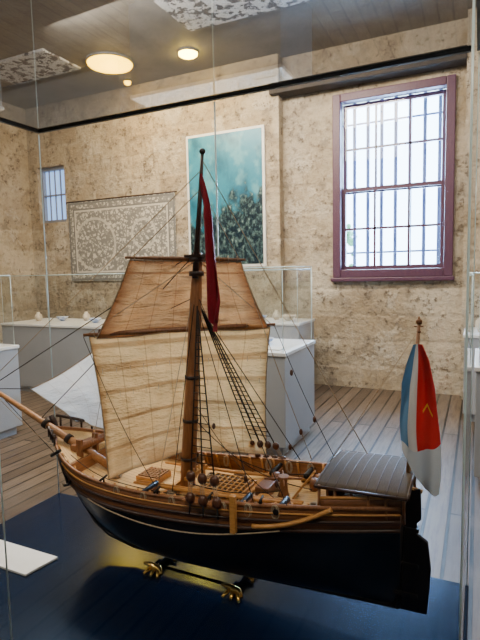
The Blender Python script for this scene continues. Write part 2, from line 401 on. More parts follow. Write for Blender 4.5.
b = MB().box((X0 - .3, Y0 - .3, -.1), (X1 + .3, 6.9, 0)); struct(b.build('floor', 'floor'), 'worn brown timber plank floor', 'floor')
b = MB().box((X0 - .3, Y0 - .3, ZC), (X1 + .3, 6.9, ZC + .1)); struct(b.build('ceiling', 'ceil'), 'grey painted ceiling', 'ceiling')
b = MB().box((-2.45, 6.12, 3.74), (-.16, 6.35, 3.88)); struct(b.build('trim_1', 'lintel', bevel=.01), 'dark timber lintel above the window', 'lintel')

# window
w = empty('window_1', ((wx0 + wx1) / 2, 6.4, wz0), 'purple-brown timber sash window with iron security bars', 'window'); w['kind'] = 'structure'
fw = .10
b = MB(); ya, yb = 6.30, 6.44
b.box((wx0, ya, wz0), (wx0 + fw, yb, wz1)); b.box((wx1 - fw, ya, wz0), (wx1, yb, wz1)); b.box((wx0 + fw, ya, wz1 - fw), (wx1 - fw, yb, wz1)); b.box((wx0 + fw, ya, wz0), (wx1 - fw, yb, wz0 + fw))
b.box((wx0 - .02, 6.27, wz0 - .05), (wx1 + .02, 6.44, wz0))
b.build('frame', 'winframe', w, bevel=.01)
ix0, ix1, iz0, iz1 = wx0 + fw, wx1 - fw, wz0 + fw, wz1 - fw; zm = (iz0 + iz1) / 2 - .04
for (za, zb, yy) in ((iz0, zm + .03, 6.40), (zm - .03, iz1, 6.46)):
    b = MB(); t = .045
    b.box((ix0, yy, za), (ix0 + t, yy + .05, zb)); b.box((ix1 - t, yy, za), (ix1, yy + .05, zb)); b.box((ix0 + t, yy, za), (ix1 - t, yy + .05, za + t)); b.box((ix0 + t, yy, zb - t), (ix1 - t, yy + .05, zb))
    for k in (1, 2):
        xx = ix0 + (ix1 - ix0) * k / 3; b.box((xx - .013, yy + .01, za + t), (xx + .013, yy + .04, zb - t))
    zz = (za + zb) / 2; b.box((ix0 + t, yy + .01, zz - .013), (ix1 - t, yy + .04, zz + .013))
    b.build('sash', 'winframe', w)
b = MB().quad(((ix0, 6.43, iz0), (ix1, 6.43, iz0), (ix1, 6.43, iz1), (ix0, 6.43, iz1))); b.build('pane', 'glassbg', w)
b = MB()
for k in range(7):
    xx = ix0 + (ix1 - ix0) * (k + .5) / 7; b.tube(((xx, 6.72, wz0), (xx, 6.72, wz1)), .024)
for zz in (wz0 + .32, wz0 + 1.15, wz0 + 1.98): b.tube(((wx0, 6.75, zz), (wx1, 6.75, zz)), .014)
b.each('security_bar', 'bar', w)
t = empty('tree', (-2.2, 8.6, 0), 'green tree standing outside the barred window', 'tree')
MB().tube(((-2.2, 8.6, 0), (-2.18, 8.6, 1.2), (-2.25, 8.6, 2.2)), [.08, .06, .03]).build('trunk', 'dark', t)
b = MB()
for k in range(70):
    a = random.uniform(0, 6.28); r = random.uniform(0, .30); b.ball((-2.15 + r * math.cos(a), 8.6 + r * math.sin(a), random.uniform(1.2, 2.25)), random.uniform(.03, .08), n=6)
b.build('foliage', 'leaf', t)
b = MB().box((-12, 6.9, -.3), (10, 14, -.1)); struct(b.build('ground', simple('outdoor_paving', (.6, .62, .6), None, 2, .9)), 'pale paving outside', 'ground')
# glowing window shape added in place of a window reflection in the glass
wl = empty('window_reflection', (-6.3, 6.3, qz0), 'glowing blue window shape added for a reflection in the glass', 'window'); wl['kind'] = 'structure'
b = MB()
b.box((qx0, 6.26, qz0), (qx0 + .05, 6.34, qz1)); b.box((qx1 - .05, 6.26, qz0), (qx1, 6.34, qz1)); b.box((qx0 + .05, 6.26, qz0), (qx1 - .05, 6.34, qz0 + .05)); b.box((qx0 + .05, 6.26, qz1 - .05), (qx1 - .05, 6.34, qz1))
for k in (1, 2, 3): xx = qx0 + .05 + (qx1 - qx0 - .1) * k / 4; b.box((xx - .008, 6.28, qz0 + .05), (xx + .008, 6.30, qz1 - .05))
b.box((qx0 + .05, 6.27, (qz0 + qz1) / 2 - .012), (qx1 - .05, 6.31, (qz0 + qz1) / 2 + .012))
b.build('frame', 'reflframe', wl)
pm, pnt, pp = newmat('reflection_glow'); pp.inputs['Base Color'].default_value = (.25, .34, .5, 1); pp.inputs['Roughness'].default_value = .5
pp.inputs['Emission Color'].default_value = (.28, .50, .90, 1); pp.inputs['Emission Strength'].default_value = 1.6  # pane glows to stand for the reflected window
MB().quad(((qx0 + .04, 6.33, qz0 + .04), (qx1 - .04, 6.33, qz0 + .04), (qx1 - .04, 6.33, qz1 - .04), (qx0 + .04, 6.33, qz1 - .04))).build('pane', pm, wl)

def disc_light(x, y, r, m):
    e = empty('ceiling_light', (x, y, ZC - .06), 'round warm glowing ceiling light', 'light', 'round ceiling lights')
    MB().lathe((x, y, ZC), [(r * 1.08, 0), (r * 1.08, -.02), (r * 1.0, -.025), (r, -.01)], 32).build('trim_ring', 'ceil', e)
    MB().lathe((x, y, ZC), [(r, -.015), (r * .97, -.04), (r * .8, -.055), (r * .4, -.07), (.001, -.075)], 32).build('diffuser', m, e)
disc_light(-4.37, 5.41, .29, 'lamp'); disc_light(-3.32, 5.62, .12, 'bulb'); disc_light(-4.55, 6.0, .05, 'lamp')
for i, (a, c) in enumerate((((-3.0, 4.35), (-1.6, 5.15)), ((-6.0, 4.7), (-4.8, 5.35)))):  # panels added in place of speckled reflections in the case lid
    o = MB().box((a[0], a[1], ZC - .03), (c[0], c[1], ZC - .001)).build('reflection_panel', 'refl_speckle', bevel=.01)
    tag(o, 'added white speckled panel under the ceiling, standing for a reflection', 'panel', 'reflection panels')

px0, px1, pz0, pz1 = -3.72, -2.54, 1.58, 3.40
e = empty('poster', ((px0 + px1) / 2, 6.19, pz0), 'framed teal underwater photograph with white border', 'poster')
MB().box((px0, 6.165, pz0), (px1, 6.199, pz1)).build('frame', 'paper', e, bevel=.004)
MB().quad(((px0 + .035, 6.162, pz0 + .035), (px1 - .035, 6.162, pz0 + .035), (px1 - .035, 6.162, pz1 - .035), (px0 + .035, 6.162, pz1 - .035)), ((0, 0), (1, 0), (1, 1), (0, 1))).build('print', 'poster', e)
e = empty('wall_chart', (-4.95, 6.19, 1.42), 'large engraved black-line chart printed on cream cloth', 'map')
MB().quad(((-5.95, 6.17, 1.42), (-3.93, 6.17, 1.42), (-3.93, 6.17, 2.66), (-5.95, 6.17, 2.66)), ((0, 0), (1, 0), (1, 1), (0, 1))).build('printed_sheet', 'map', e)
MB().tube(((-5.98, 6.17, 2.67), (-3.90, 6.17, 2.67)), .010).build('hanging_rod', 'dark', e)

# ------------------------------------------------------------------ background cabinets
def cabinet(x0, x1, y0, y1, h, top, label):
    e = empty('display_cabinet', ((x0 + x1) / 2, (y0 + y1) / 2, 0), label, 'display case', 'white museum cabinets')
    MB().box((x0 + .04, y0 + .04, 0), (x1 - .04, y1 - .04, .08)).build('plinth', 'white', e)
    MB().box((x0, y0, .08), (x1, y1, h - .03)).build('body', 'white', e, bevel=.004)
    MB().box((x0 - .01, y0 - .01, h - .03), (x1 + .01, y1 + .01, h)).build('top', 'whitetop', e, bevel=.004)
    g = .02
    for q in (((x0 + g, y0 + g), (x1 - g, y0 + g)), ((x1 - g, y0 + g), (x1 - g, y1 - g)), ((x1 - g, y1 - g), (x0 + g, y1 - g)), ((x0 + g, y1 - g), (x0 + g, y0 + g))):
        (ax, ay), (bx, by) = q
        MB().quad(((ax, ay, h), (bx, by, h), (bx, by, top), (ax, ay, top))).build('glass_pane', 'glassbg', e)
    b = MB(); pts = [(x0 + g, y0 + g), (x1 - g, y0 + g), (x1 - g, y1 - g), (x0 + g, y1 - g)]
    for k in range(4):
        p, q = pts[k], pts[(k + 1) % 4]
        b.tube(((*p, top), (*q, top)), .004, 4); b.tube(((*p, h), (*p, top)), .003, 4)
    b.each('glass_edge', 'edge', e)
cabinet(-2.75, -1.37, 3.68, 4.47, .86, 1.52, 'white cabinet with glass hood standing on the plank floor')
cabinet(-2.95, -1.87, 5.5, 6.1, .9, 1.56, 'white cabinet with glass hood against the stone wall')
cabinet(-5.7, -3.6, 4.6, 5.4, .9, 1.52, 'long white cabinet with glass hood near the chart')
cabinet(-5.4, -3.95, 2.5, 3.35, .86, 1.52, 'white cabinet with glass hood near the side wall')
cabinet(-.11, .85, 5.25, 5.95, .86, 1.45, 'white cabinet with glass hood in the corner beside the window')
cabinet(.0, .85, 3.65, 4.5, .84, 1.45, 'white cabinet with glass hood standing clear of the wall')
def bowl(x, y, z, r, m='ceramic', lab='small pale ceramic bowl displayed in a cabinet'):
    z += .002
    tag(MB().lathe((x, y, z), [(.001, .004), (r * .4, 0), (r * .45, .01), (r * .9, r * .5), (r, r * .75), (r * .94, r * .75), (r * .8, r * .48), (.001, .02)], 20).build('bowl', m), lab, 'bowl', 'exhibited ceramics')
def jar(x, y, z, r, m='ceramic'):
    z += .002
    tag(MB().lathe((x, y, z), [(.001, 0), (r * .6, 0), (r, r * .9), (r * .9, r * 1.6), (r * .4, r * 2.1), (r * .45, r * 2.4), (r * .35, r * 2.4), (.001, r * 2)], 20).build('jar', m), 'small ceramic jar displayed in a cabinet', 'jar', 'exhibited ceramics')
bowl(-2.1, 5.8, .9, .09); bowl(-2.45, 5.75, .9, .08, 'blueceramic'); jar(-2.28, 5.85, .9, .05)
for k in range(6):
    (bowl if k % 2 else jar)(-5.4 + k * .33, 4.95 + .1 * (k % 3), .9, .08 if k % 2 else .05, ('ceramic', 'blueceramic')[k % 2])
bowl(-1.7, 4.1, .86, .07, 'blueceramic'); jar(-2.3, 4.15, .86, .05); bowl(-4.9, 2.95, .86, .09); jar(-4.3, 2.95, .86, .06)
jar(.05, 5.5, .86, .07); jar(.08, 5.8, .86, .05, 'blueceramic')
tag(MB().box((-1.62, 3.78, .862), (-1.45, 3.92, .868)).build('caption_card', 'paper'), 'small white caption card lying in a cabinet', 'label card')

# ------------------------------------------------------------------ main case
KX0, KX1, KY0, KY1, KZ, KT = -1.22, -.004, .47, 1.16, .80, 1.94
case = empty('display_case', ((KX0 + KX1) / 2, (KY0 + KY1) / 2, 0), 'tall glass display case on glossy black base around the ship', 'display case')
MB().box((KX0, KY0, .1), (KX1, KY1, KZ)).build('base', 'black_blue_sheen', case, bevel=.003)
MB().box((KX0 + .03, KY0 + .03, 0), (KX1 - .03, KY1 - .03, .1)).build('toe_kick', 'blackmetal', case)
g = .004
def pane(p, q, nm='glass_pane'): MB().quad(((*p, KZ), (*q, KZ), (*q, KT), (*p, KT))).build(nm, 'glass', case)
pane((KX0 + g, KY0 + g), (-.61, KY0 + g)); pane((-.61, KY0 + g), (KX1 - g, KY0 + g))
pane((KX0 + g, KY1 - g), (-.61, KY1 - g)); pane((-.61, KY1 - g), (KX1 - g, KY1 - g))
pane((KX0 + g, KY0 + g), (KX0 + g, KY1 - g)); pane((KX1 - g, KY0 + g), (KX1 - g, KY1 - g))
MB().quad(((KX0, KY0, KT), (KX1, KY0, KT), (KX1, KY1, KT), (KX0, KY1, KT))).build('lid', 'lid', case)
b = MB(); t = .010
b.box((KX0, KY1 - t, KT - .006), (KX1, KY1, KT + .004)); b.box((KX0, KY0, KT - .006), (KX0 + t, KY1 - t, KT + .004)); b.box((KX1 - t, KY0, KT - .006), (KX1, KY1 - t, KT + .004)); b.box((KX0 + t, KY0, KT - .006), (KX1 - t, KY0 + t, KT + .004))
b.build('lid_frame', 'blackmetal', case)
b = MB()
for x, y, r_ in ((-.61, KY0 + g, .0013), (-.61, KY1 - g, .0021), (KX0 + g, KY0 + g, .0015), (KX0 + g, KY1 - g, .0018), (KX1 - g, KY1 - g, .0012), (KX1 - g, KY0 + g, .0012)):
    b.tube(((x, y, KZ), (x, y, KT - .01)), r_, 6)
b.each('glass_edge', 'edge', case)
lc = empty('label_card', (-1.04, .82, KZ), 'white information card lying on the black base', 'label card')
MB().prism([(-1.15, .782), (-.945, .782), (-.930, .868), (-1.14, .868)], 'z', KZ + .001, KZ + .006).build('card', 'paper', lc)

# ------------------------------------------------------------------ ship
SY = .95
ship = empty('model_ship', (-.55, SY, .83), 'wooden single-masted model ship, black and brown hull, canvas sails', 'model ship')
ZK = .832
stem = [(.832, -.76), (.845, -.83), (.87, -.873), (.92, -.915), (.97, -.945), (1.04, -.975), (1.12, -1.0)]
def interp(tab, z):
    if z <= tab[0][0]: return tab[0][1]
    for (a, va), (b_, vb) in zip(tab, tab[1:]):
        if z <= b_: return va + (vb - va) * (z - a) / (b_ - a)
    return tab[-1][1]
def sheer(u):
    return 1.043 + (.062 * ((.4 - u) / .4) ** 2 if u < .4 else .045 * ((u - .4) / .6) ** 1.4)
def zkeel(u): return ZK + .020 * max(0, (u - .35) / .65) ** 1.2
def hp(u, h, side=-1, inset=0):
    z = zkeel(u) + (sheer(u) - zkeel(u)) * h
    zb = ZK + (sheer(0) - ZK) * h
    xb = interp(stem, zb); xs = -.128 + (z - .83) * .06
    x = xb + (xs - xb) * u
    B = .135 * (1 - (1 - min(h * 1.12, 1)) ** 2.4) ** .80
    if h > .85: B *= 1 - .06 * ((h - .85) / .15) ** 2
    fb = 1 - (1 - min(u / (.42 - .12 * h), 1)) ** (1.9 + .7 * h) if u < .42 else 1
    w = .08 + .58 * max(0, (h - .2) / .8) ** 1.0
    fa = 1 - (1 - w) * (max(0, u - .48) / .52) ** 1.9
    y = max(B * fb * fa - inset, 0)
    if u >= .999 and h < .15: y *= h / .15
    return Vector((x, SY + side * y, z))
HB = .80
def hullpart(name, h0, h1, mat, nv, inset=0):
    b = MB()
    for sd in (-1, 1):
        b.grid(lambda u, v: hp(u, h0 + (h1 - h0) * v, sd, inset), 64, nv, True, sd > 0)
    for k in range(nv):
        a, c = h0 + (h1 - h0) * k / nv, h0 + (h1 - h0) * (k + 1) / nv
        b.quad((hp(1, a, -1, inset), hp(1, a, 1, inset), hp(1, c, 1, inset), hp(1, c, -1, inset)), ((0, k / nv), (.3, k / nv), (.3, (k + 1) / nv), (0, (k + 1) / nv)))
    return b.build(name, mat, ship)
hull_low = hullpart('hull_bottom', 0, HB, 'hullblack', 18)
hull_up = hullpart('hull_topside', HB, 1, 'hullbrown', 5)
hullpart('bulwark_lining', .80, 1, 'inner', 3, .006)
kpts = [(-.128, ZK + .018), (-.35, ZK + .008), (-.50, ZK), (-.755, ZK - .002)] + [(x - .004, z) for z, x in stem[1:]]
MB().tube([(x, SY, z) for x, z in kpts], .006, 4).build('keel', 'hullblack', ship)
b = MB(); b.tube([(x - .004, SY, z) for z, x in stem[3:]] + [(-1.012, SY, 1.135)], [.006, .007, .007, .008, .007], 6); b.build('stem_post', 'dark', ship)
def strake(h, r, mat, name, off=.002, u0=0, u1=1, par=None):
    for sd in (-1, 1):
        b = MB(); pts = []
        for k in range(61):
            p = hp(u0 + (u1 - u0) * k / 60, h, sd); p.y += sd * off; pts.append(p)
        b.tube(pts, r, 6); b.build(name, mat, par or ship)
strake(1.0, .0042, 'wood', 'cap_rail', 0)
strake(.80, .0042, 'dark', 'wale'); strake(.885, .0028, 'dark', 'wale')
strake(.945, .0018, 'orange', 'moulding', .001)
def deckfn(u, v):
    uu = .03 + .96 * u; p = hp(uu, .84, -1, .006); y = SY - p.y
    return Vector((p.x, SY - y + 2 * y * v, p.z + .006 * (1 - (2 * v - 1) ** 2)))
MB().grid(deckfn, 50, 12).build('deck', 'deck', ship)
def dz(x):
    u = (x + .97) / (.97 - .12); return deckfn(min(max(u, 0), 1), .5).z
b = MB()
for sd in (-1, 1):
    for k in range(26):
        u = .08 + .88 * k / 25; p = hp(u, 1, sd, .008); q = hp(u, .84, sd, .008); b.tube((q, p + Vector((0, 0, .004))), .0028, 4)
b.each('bulwark_timber', 'orange', ship)
def foredeck(u, v):
    uu = .0 + .155 * u; p = hp(uu, .985, -1, .004); y = SY - p.y
    return Vector((p.x, SY - y + 2 * y * v, p.z))
MB().grid(foredeck, 14, 8).build('foredeck', 'deck', ship)
b = MB(); q = hp(.155, .9, -1, .006); yy = SY - q.y; b.box((q.x - .003, SY - yy, dz(q.x)), (q.x + .003, SY + yy, sheer(.155) - .004)); b.build('foredeck_bulkhead', 'inner', ship)
for sd in (-1, 1):
    b = MB()
    b.tube([(-.93, SY + sd * .07, 1.105), (-.975, SY + sd * .045, 1.118), (-1.01, SY + sd * .015, 1.132)], .004, 6)
    for k in range(4): b.tube([(-.935 - k * .022, SY + sd * (.066 - k * .015), 1.085), (-.935 - k * .022, SY + sd * (.066 - k * .015), 1.113 + k * .005)], .003, 5)
    b.build('bow_rail', 'dark', ship)
b = MB(); b.box((-.90, SY - .05, 1.055), (-.885, SY + .05, 1.085)); b.tube(((-.865, SY - .06, 1.085), (-.865, SY + .06, 1.085)), .010, 10)
for yy in (-.055, 0, .055): b.box((-.872, SY + yy - .004, 1.05), (-.858, SY + yy + .004, 1.105))
b.build('windlass', 'wood', ship)
b = MB(); ax, ay = -.905, SY - .088
b.tube(((ax, ay, 1.085), (ax + .05, ay - .022, 1.02)), .003, 6); b.tube([(ax + .025, ay - .014, 1.012), (ax + .04, ay - .022, 1.012), (ax + .055, ay - .024, 1.018), (ax + .068, ay - .022, 1.035), (ax + .07, ay - .02, 1.045)], [.001, .003, .0035, .003, .001], 6); b.tube(((ax - .015, ay - .004, 1.07), (ax + .02, ay - .01, 1.09)), .004, 6)
b.build('anchor', 'iron', ship)
bs0, bs1 = Vector((-.80, .93, 1.035)), Vector((-1.185, .897, 1.215))
MB().tube((bs0, bs0.lerp(bs1, .3), bs1), [.0105, .0095, .0055], 12).build('bowsprit', 'spar', ship)
b = MB()
for f in (.2, .32, .5): p = bs0.lerp(bs1, f); d = (bs1 - bs0).normalized(); b.tube((p - d * .006, p + d * .006), .0118, 12)
b.each('gammoning', 'droprope', ship)
mb, mt = Vector((-.597, SY, 1.0)), Vector((-.533, SY, 1.757))
def mast(z): return mb.lerp(mt, (z - mb.z) / (mt.z - mb.z))
MB().tube((mb, mast(1.2), mast(1.45), mast(1.545)), [.0180, .0165, .0130, .0095], 16).build('lower_mast', 'mastwood', ship)
MB().tube((mast(1.49) + Vector((.004, -.014, 0)), mast(1.62) + Vector((.002, -.006, 0)), mt), [.007, .0055, .0035], 10).build('topmast', 'dark', ship)
b = MB(); b.ball(mt, .007); b.box((mast(1.52).x - .02, SY - .022, 1.535), (mast(1.52).x + .02, SY + .018, 1.541))
for z in (1.08, 1.17, 1.27): p = mast(z); b.tube((p - Vector((0, 0, .0035)), p + Vector((0, 0, .0035))), .0187 - (z - 1.08) * .006, 16)
for z in (1.50, 1.53): p = mast(z); b.tube((p + Vector((.002, -.006, -.005)), p + Vector((.002, -.006, .005))), .0165, 12)
b.each('mast_band', 'dark', ship)
# yards and sails
yd = Vector((.788, .615, 0)); nn = Vector((-.615, .788, 0)); SH = nn * .014
LTL, LTR = Vector((-.765, .835, 1.366)) + SH, Vector((-.434, 1.080, 1.372)) + SH; LBL, LBR = Vector((-.738, .845, 1.040)) + SH, Vector((-.440, 1.060, 1.068)) + SH
TTL, TTR = Vector((-.668, .864, 1.532)) + SH, Vector((-.474, 1.012, 1.524)) + SH; TBL, TBR = Vector((-.750, .842, 1.362)) + SH * .5, Vector((-.437, 1.070, 1.370)) + SH * .5
def sail(name, tl, tr, bl, br, belly, mat, roach=.02, side=.0, crease=1):
    def fn(u, v):
        l = tl.lerp(bl, v); r = tr.lerp(br, v); p = l.lerp(r, u)
        bf = math.sin(math.pi * min(max(u, 0), 1)) ** .8 * max(0, math.sin(math.pi * (v * .85 + .05))) ** .9
        p = p + nn * belly * bf
        p.z += roach * math.sin(math.pi * u) * v ** 3 - .004 * math.sin(math.pi * 3 * u) * v
        edge = min(1, 5 * min(u, 1 - u) + .25)
        p += nn * edge * crease * (.0042 * math.sin(u * 19 + 5 * v) * v + .0040 * math.sin(v * 8 + u * 5) + .0022 * math.sin(v * 21 - u * 13) + .0036 * math.sin((u + v) * 12))
        ins = side * math.sin(math.pi * v) * (2 * u - 1); p -= yd * ins
        return p
    MB().grid(fn, 72, 52).build(name, mat, ship)
    b = MB(); e = [fn(k / 24, 0) for k in range(24)] + [fn(1, k / 24) for k in range(24)] + [fn(1 - k / 24, 1) for k in range(24)] + [fn(0, 1 - k / 24) for k in range(24)]
    b.tube(e, .0014, 5, True); b.build('bolt_rope', 'rope', ship)
    return fn
fm = sail('mainsail', LTL, LTR, LBL, LBR, .055, 'mainsail', .026, .006)
ft = sail('topsail', TTL, TTR, TBL, TBR, .028, 'topsail', .004, .004)
def yard(a, b_, r, ext, name):
    d = (b_ - a).normalized(); a = a - d * ext; b_ = b_ + d * ext; off = Vector((.0, 0, .005)) - nn * .003; mid = a.lerp(b_, .5)
    MB().tube((a + off, a.lerp(b_, .25) + off, mid + off, a.lerp(b_, .75) + off, b_ + off), [r * .5, r * .9, r, r * .9, r * .5], 10).build(name, 'wood', ship)
yard(LTL, LTR, .0065, .012, 'lower_yard'); yard(TTL, TTR, .005, .01, 'topsail_yard')
b = MB()
for v in (.225, .40):
    for k in range(13):
        p = fm((k + .5) / 13, v); b.tube((p - nn * .003, p - nn * .004 - Vector((0, 0, .012))), .0007, 4)
b.each('reef_point', 'rope', ship)
b = MB()
for fn_, nlace in ((fm, 18), (ft, 12)):
    for k in range(nlace):
        p = fn_((k + .5) / nlace, 0); b.tube([p + Vector((0, 0, .005)) - nn * .003 + nn * (.007 * math.cos(a)) + Vector((0, 0, .008 * math.sin(a))) for a in [2 * math.pi * j / 8 for j in range(8)]], .0009, 4, True)
b.each('lacing', 'rope', ship)
J = [Vector((-.840, 1.0, 1.345)), Vector((-1.120, .985, 1.19)), Vector((-.975, 1.0, 1.108)), Vector((-.835, 1.0, 1.078))]
def jf(u, v):
    p = (J[0].lerp(J[1], u)).lerp(J[3].lerp(J[2], u), v); s_ = math.sin(math.pi * u) * math.sin(math.pi * v)
    p.y += .03 * s_ + .004 * math.sin(u * 11 + v * 5) * (.3 + v); p.z -= .012 * math.sin(math.pi * u) * (1 - v) - .010 * math.sin(math.pi * u) * v; return p
MB().grid(jf, 34, 34).build('headsail', 'jib', ship)
b = MB(); b.tube([jf(k / 12, 0) for k in range(13)] + [jf(1, k / 12) for k in range(1, 13)] + [jf(1 - k / 12, 1) for k in range(1, 13)], .0016, 4); b.build('bolt_rope', 'rope', ship)
def pf(u, v):
    z = 1.708 - .315 * v; p = mast(1.70)
    wd = .007 + .026 * min(1, v / .45) ** .8 if v < .75 else .033 * (1 - (v - .75) / .25 * .5)
    x = p.x + .006 + .018 * v + wd * u * (.9 + .1 * math.sin(v * 11))
    return Vector((x, SY - .018 + .010 * math.sin(u * 8 + v * 5) * min(1, v * 4), z - .030 * u * min(1, v * 2) + (.02 * abs(u - .4) if v > .9 else 0)))
MB().grid(pf, 16, 40).build('pennant', 'pennant', ship)

def side_shrouds(top, bottoms, nr, name, br=.0085):
    b = MB()
    for q in bottoms: b.tube((top, Vector(q)), .0016, 5)
    for k in range(1, nr):
        f = .10 + .86 * k / nr
        pts = [top.lerp(Vector(q), f) for q in bottoms]
        b.tube(pts, .0010, 4)
    b.build(name, 'droprope', ship)
    for i, q in enumerate(bottoms):
        q = Vector(q); d = (q - top).normalized(); lo = q + d * .040
        MB().ball(q, br, 1, .8, 1.1).build('deadeye', 'deadeye', ship)
        MB().ball(lo, br, 1, .8, 1.1).build('deadeye', 'deadeye', ship)
        e = MB()
        for o in (-.004, 0, .004): e.tube((q + Vector((o, -.002, 0)), lo + Vector((o, -.002, 0))), .0008, 4)
        e.each('lanyard', 'rope', ship)
        MB().tube((lo, lo + d * .03), .0018, 5).build('chain_plate', 'iron', ship)
st = mast(1.43)
side_shrouds(st + Vector((.010, -.010, 0)), [(-.506, .820, 1.100), (-.479, .818, 1.100), (-.452, .818, 1.100)], 20, 'shroud_ladder', .0105)
side_shrouds(st + Vector((.008, .004, 0)), [(-.482, 1.066, 1.092), (-.462, 1.066, 1.092), (-.442, 1.066, 1.092), (-.422, 1.066, 1.092)], 26, 'shroud_ladder', .0085)
for sd, xs in ((-1, (-.52, -.44)), (1, (-.50, -.40))):
    y = SY + sd * .126; MB().box((xs[0], min(y, y + sd * .018), 1.050), (xs[1], max(y, y + sd * .018), 1.055)).build('channel_board', 'wood', ship)
def sag(a, b_, s=0, n=10):
    a, b_ = Vector(a), Vector(b_); return [a.lerp(b_, k / n) + Vector((0, 0, -s * math.sin(math.pi * k / n))) for k in range(n + 1)]
lines = [
    (mast(1.55), bs0.lerp(bs1, .97), .0, .0011), (mast(1.72), bs1, .0, .0008), (mast(1.55), bs0.lerp(bs1, .55), .004, .0010),
    (mast(1.74), (-.20, 1.02, 1.12), .0, .0008), (mast(1.46), (-.31, .835, 1.07), 0, .0009),
    (LTR + yd * .012, (-.27, 1.03, 1.095), .01, .0009), (LTL - yd * .012, (-.60, .83, 1.06), .02, .0009), (LTL - yd * .012, mast(1.53), 0, .0008), (LTR + yd * .01, mast(1.53), 0, .0008),
    (TTL, mast(1.68), 0, .0008), (TTR, mast(1.68), 0, .0008), (TTR, (-.33, 1.05, 1.08), .01, .0008),
    (LBL, (-.86, .86, 1.08), .006, .0010), (LBL, (-.44, .84, 1.06), .01, .0009), (LBR, (-.33, 1.05, 1.07), .006, .0009),
    ((-.095, SY, 1.39), (-.26, SY, 1.12), .0, .0006),
    (mast(1.48), (-.565, .84, 1.05), 0, .0009), (mast(1.50), (-.62, .865, 1.04), 0, .0008),
    (bs0.lerp(bs1, .9), (-.99, SY, 1.02), -.0, .0009), (J[1], bs0.lerp(bs1, .95), 0, .0009), (J[0], mast(1.45), 0, .0009), (J[3], (-.80, 1.03, 1.06), 0, .0009),
    (J[0], bs0.lerp(bs1, .15), 0, .0008), (bs1, (-.88, .865, 1.07), .012, .0008),
    (mast(1.44), (-.38, .84, 1.06), 0, .0009), (mast(1.44), (-.36, 1.06, 1.07), 0, .0009), (mast(1.22), (-.33, .90, 1.03), .03, .0009), (mast(1.18), (-.30, .96, 1.05), .035, .0009), ((-.54, .87, 1.06), (-.36, .93, 1.05), .012, .0010), ((-.50, 1.03, 1.06), (-.30, 1.0, 1.07), .015, .0010),
]
for a, b_, s, r in lines:
    MB().tube(sag(a, b_, s), r * 1.15, 4).build('rigging_line', 'droprope' if r >= .0009 else 'rope', ship)
for a, b_, fs in ((LTR, Vector((-.27, 1.03, 1.095)), (.35, .7)), (mast(1.46), Vector((-.31, .835, 1.07)), (.9,)), (TTR, Vector((-.33, 1.05, 1.08)), (.85,)), (LTL, mast(1.53), (.1,)), (mast(1.44), Vector((-.38, .84, 1.06)), (.88,)), (mast(1.22), Vector((-.33, .90, 1.03)), (.25,)), (mast(1.44), Vector((-.36, 1.06, 1.07)), (.9,))):
    for f in fs: MB().ball(a.lerp(b_, f) + Vector((0, 0, -.006)), .0052, .8, .8, 1.4).build('pulley_block', 'deadeye', ship)
pts = []
for k in range(41):
    f = k / 40; u = .24 + f * .52; sgm = math.sin(math.pi * min(1, f * 1.0)); h = .80 - .10 * sgm; p = hp(u, h, -1); p.y -= .006; pts.append(p)
MB().tube(pts, .0016, 5).build('side_rope', 'rope', ship)
p = hp(.66, .9, -1); MB().box((p.x - .006, p.y - .014, p.z - .03), (p.x + .006, p.y - .002, p.z + .045)).build('fender', 'orange', ship, bevel=.002)
pts = []
for k in range(20):
    f = k / 19; u = .70 + .17 * f; h = .83 + .17 * f ** 2; q = hp(u, h, -1); q.y -= .006; pts.append(q)
MB().tube(pts, .0045, 6).build('rubbing_timber', 'orange', ship)
def dbox(x0, x1, y0, y1, z0, z1, name, mat, bev=.001): MB().box((x0, SY + y0, z0), (x1, SY + y1, z1)).build(name, mat, ship, bevel=bev)
z = dz(-.7)
dbox(-.72, -.66, -.03, .03, z - .004, z + .012, 'hatch_coaming', 'orange')
b = MB()
for k in range(6): b.box((-.715 + k * .0098, SY - .026, z + .010), (-.711 + k * .0098, SY + .026, z + .015)); b.box((-.716, SY - .026 + k * .0095, z + .010), (-.664, SY - .022 + k * .0095, z + .0145))
b.build('hatch_grating', 'wood', ship)
z = dz(-.5)
dbox(-.545, -.44, -.045, .045, z - .004, z + .013, 'hatch_coaming', 'orange'); dbox(-.540, -.445, -.040, .040, z + .008, z + .014, 'hatch_cover', 'dark')
b = MB()
for k in range(8): b.box((-.540 + k * .0125, SY - .040, z + .0135), (-.537 + k * .0125, SY + .040, z + .0165))
for k in range(6): b.box((-.540, SY - .040 + k * .0155, z + .0135), (-.445, SY - .037 + k * .0155, z + .0163))
b.build('hatch_grating', 'orange', ship)
z = dz(-.36)
b = MB(); b.tube(((-.36, SY, z - .003), (-.36, SY, z + .008), (-.36, SY, z + .03), (-.36, SY, z + .042)), [.014, .010, .008, .012], 12)
for a in range(4):
    d = Vector((math.cos(a * 1.57 + .4), math.sin(a * 1.57 + .4), 0)); c0 = Vector((-.36, SY, z + .036)); b.tube((c0, c0 + d * .04), .002, 5)
b.build('capstan', 'wood', ship)
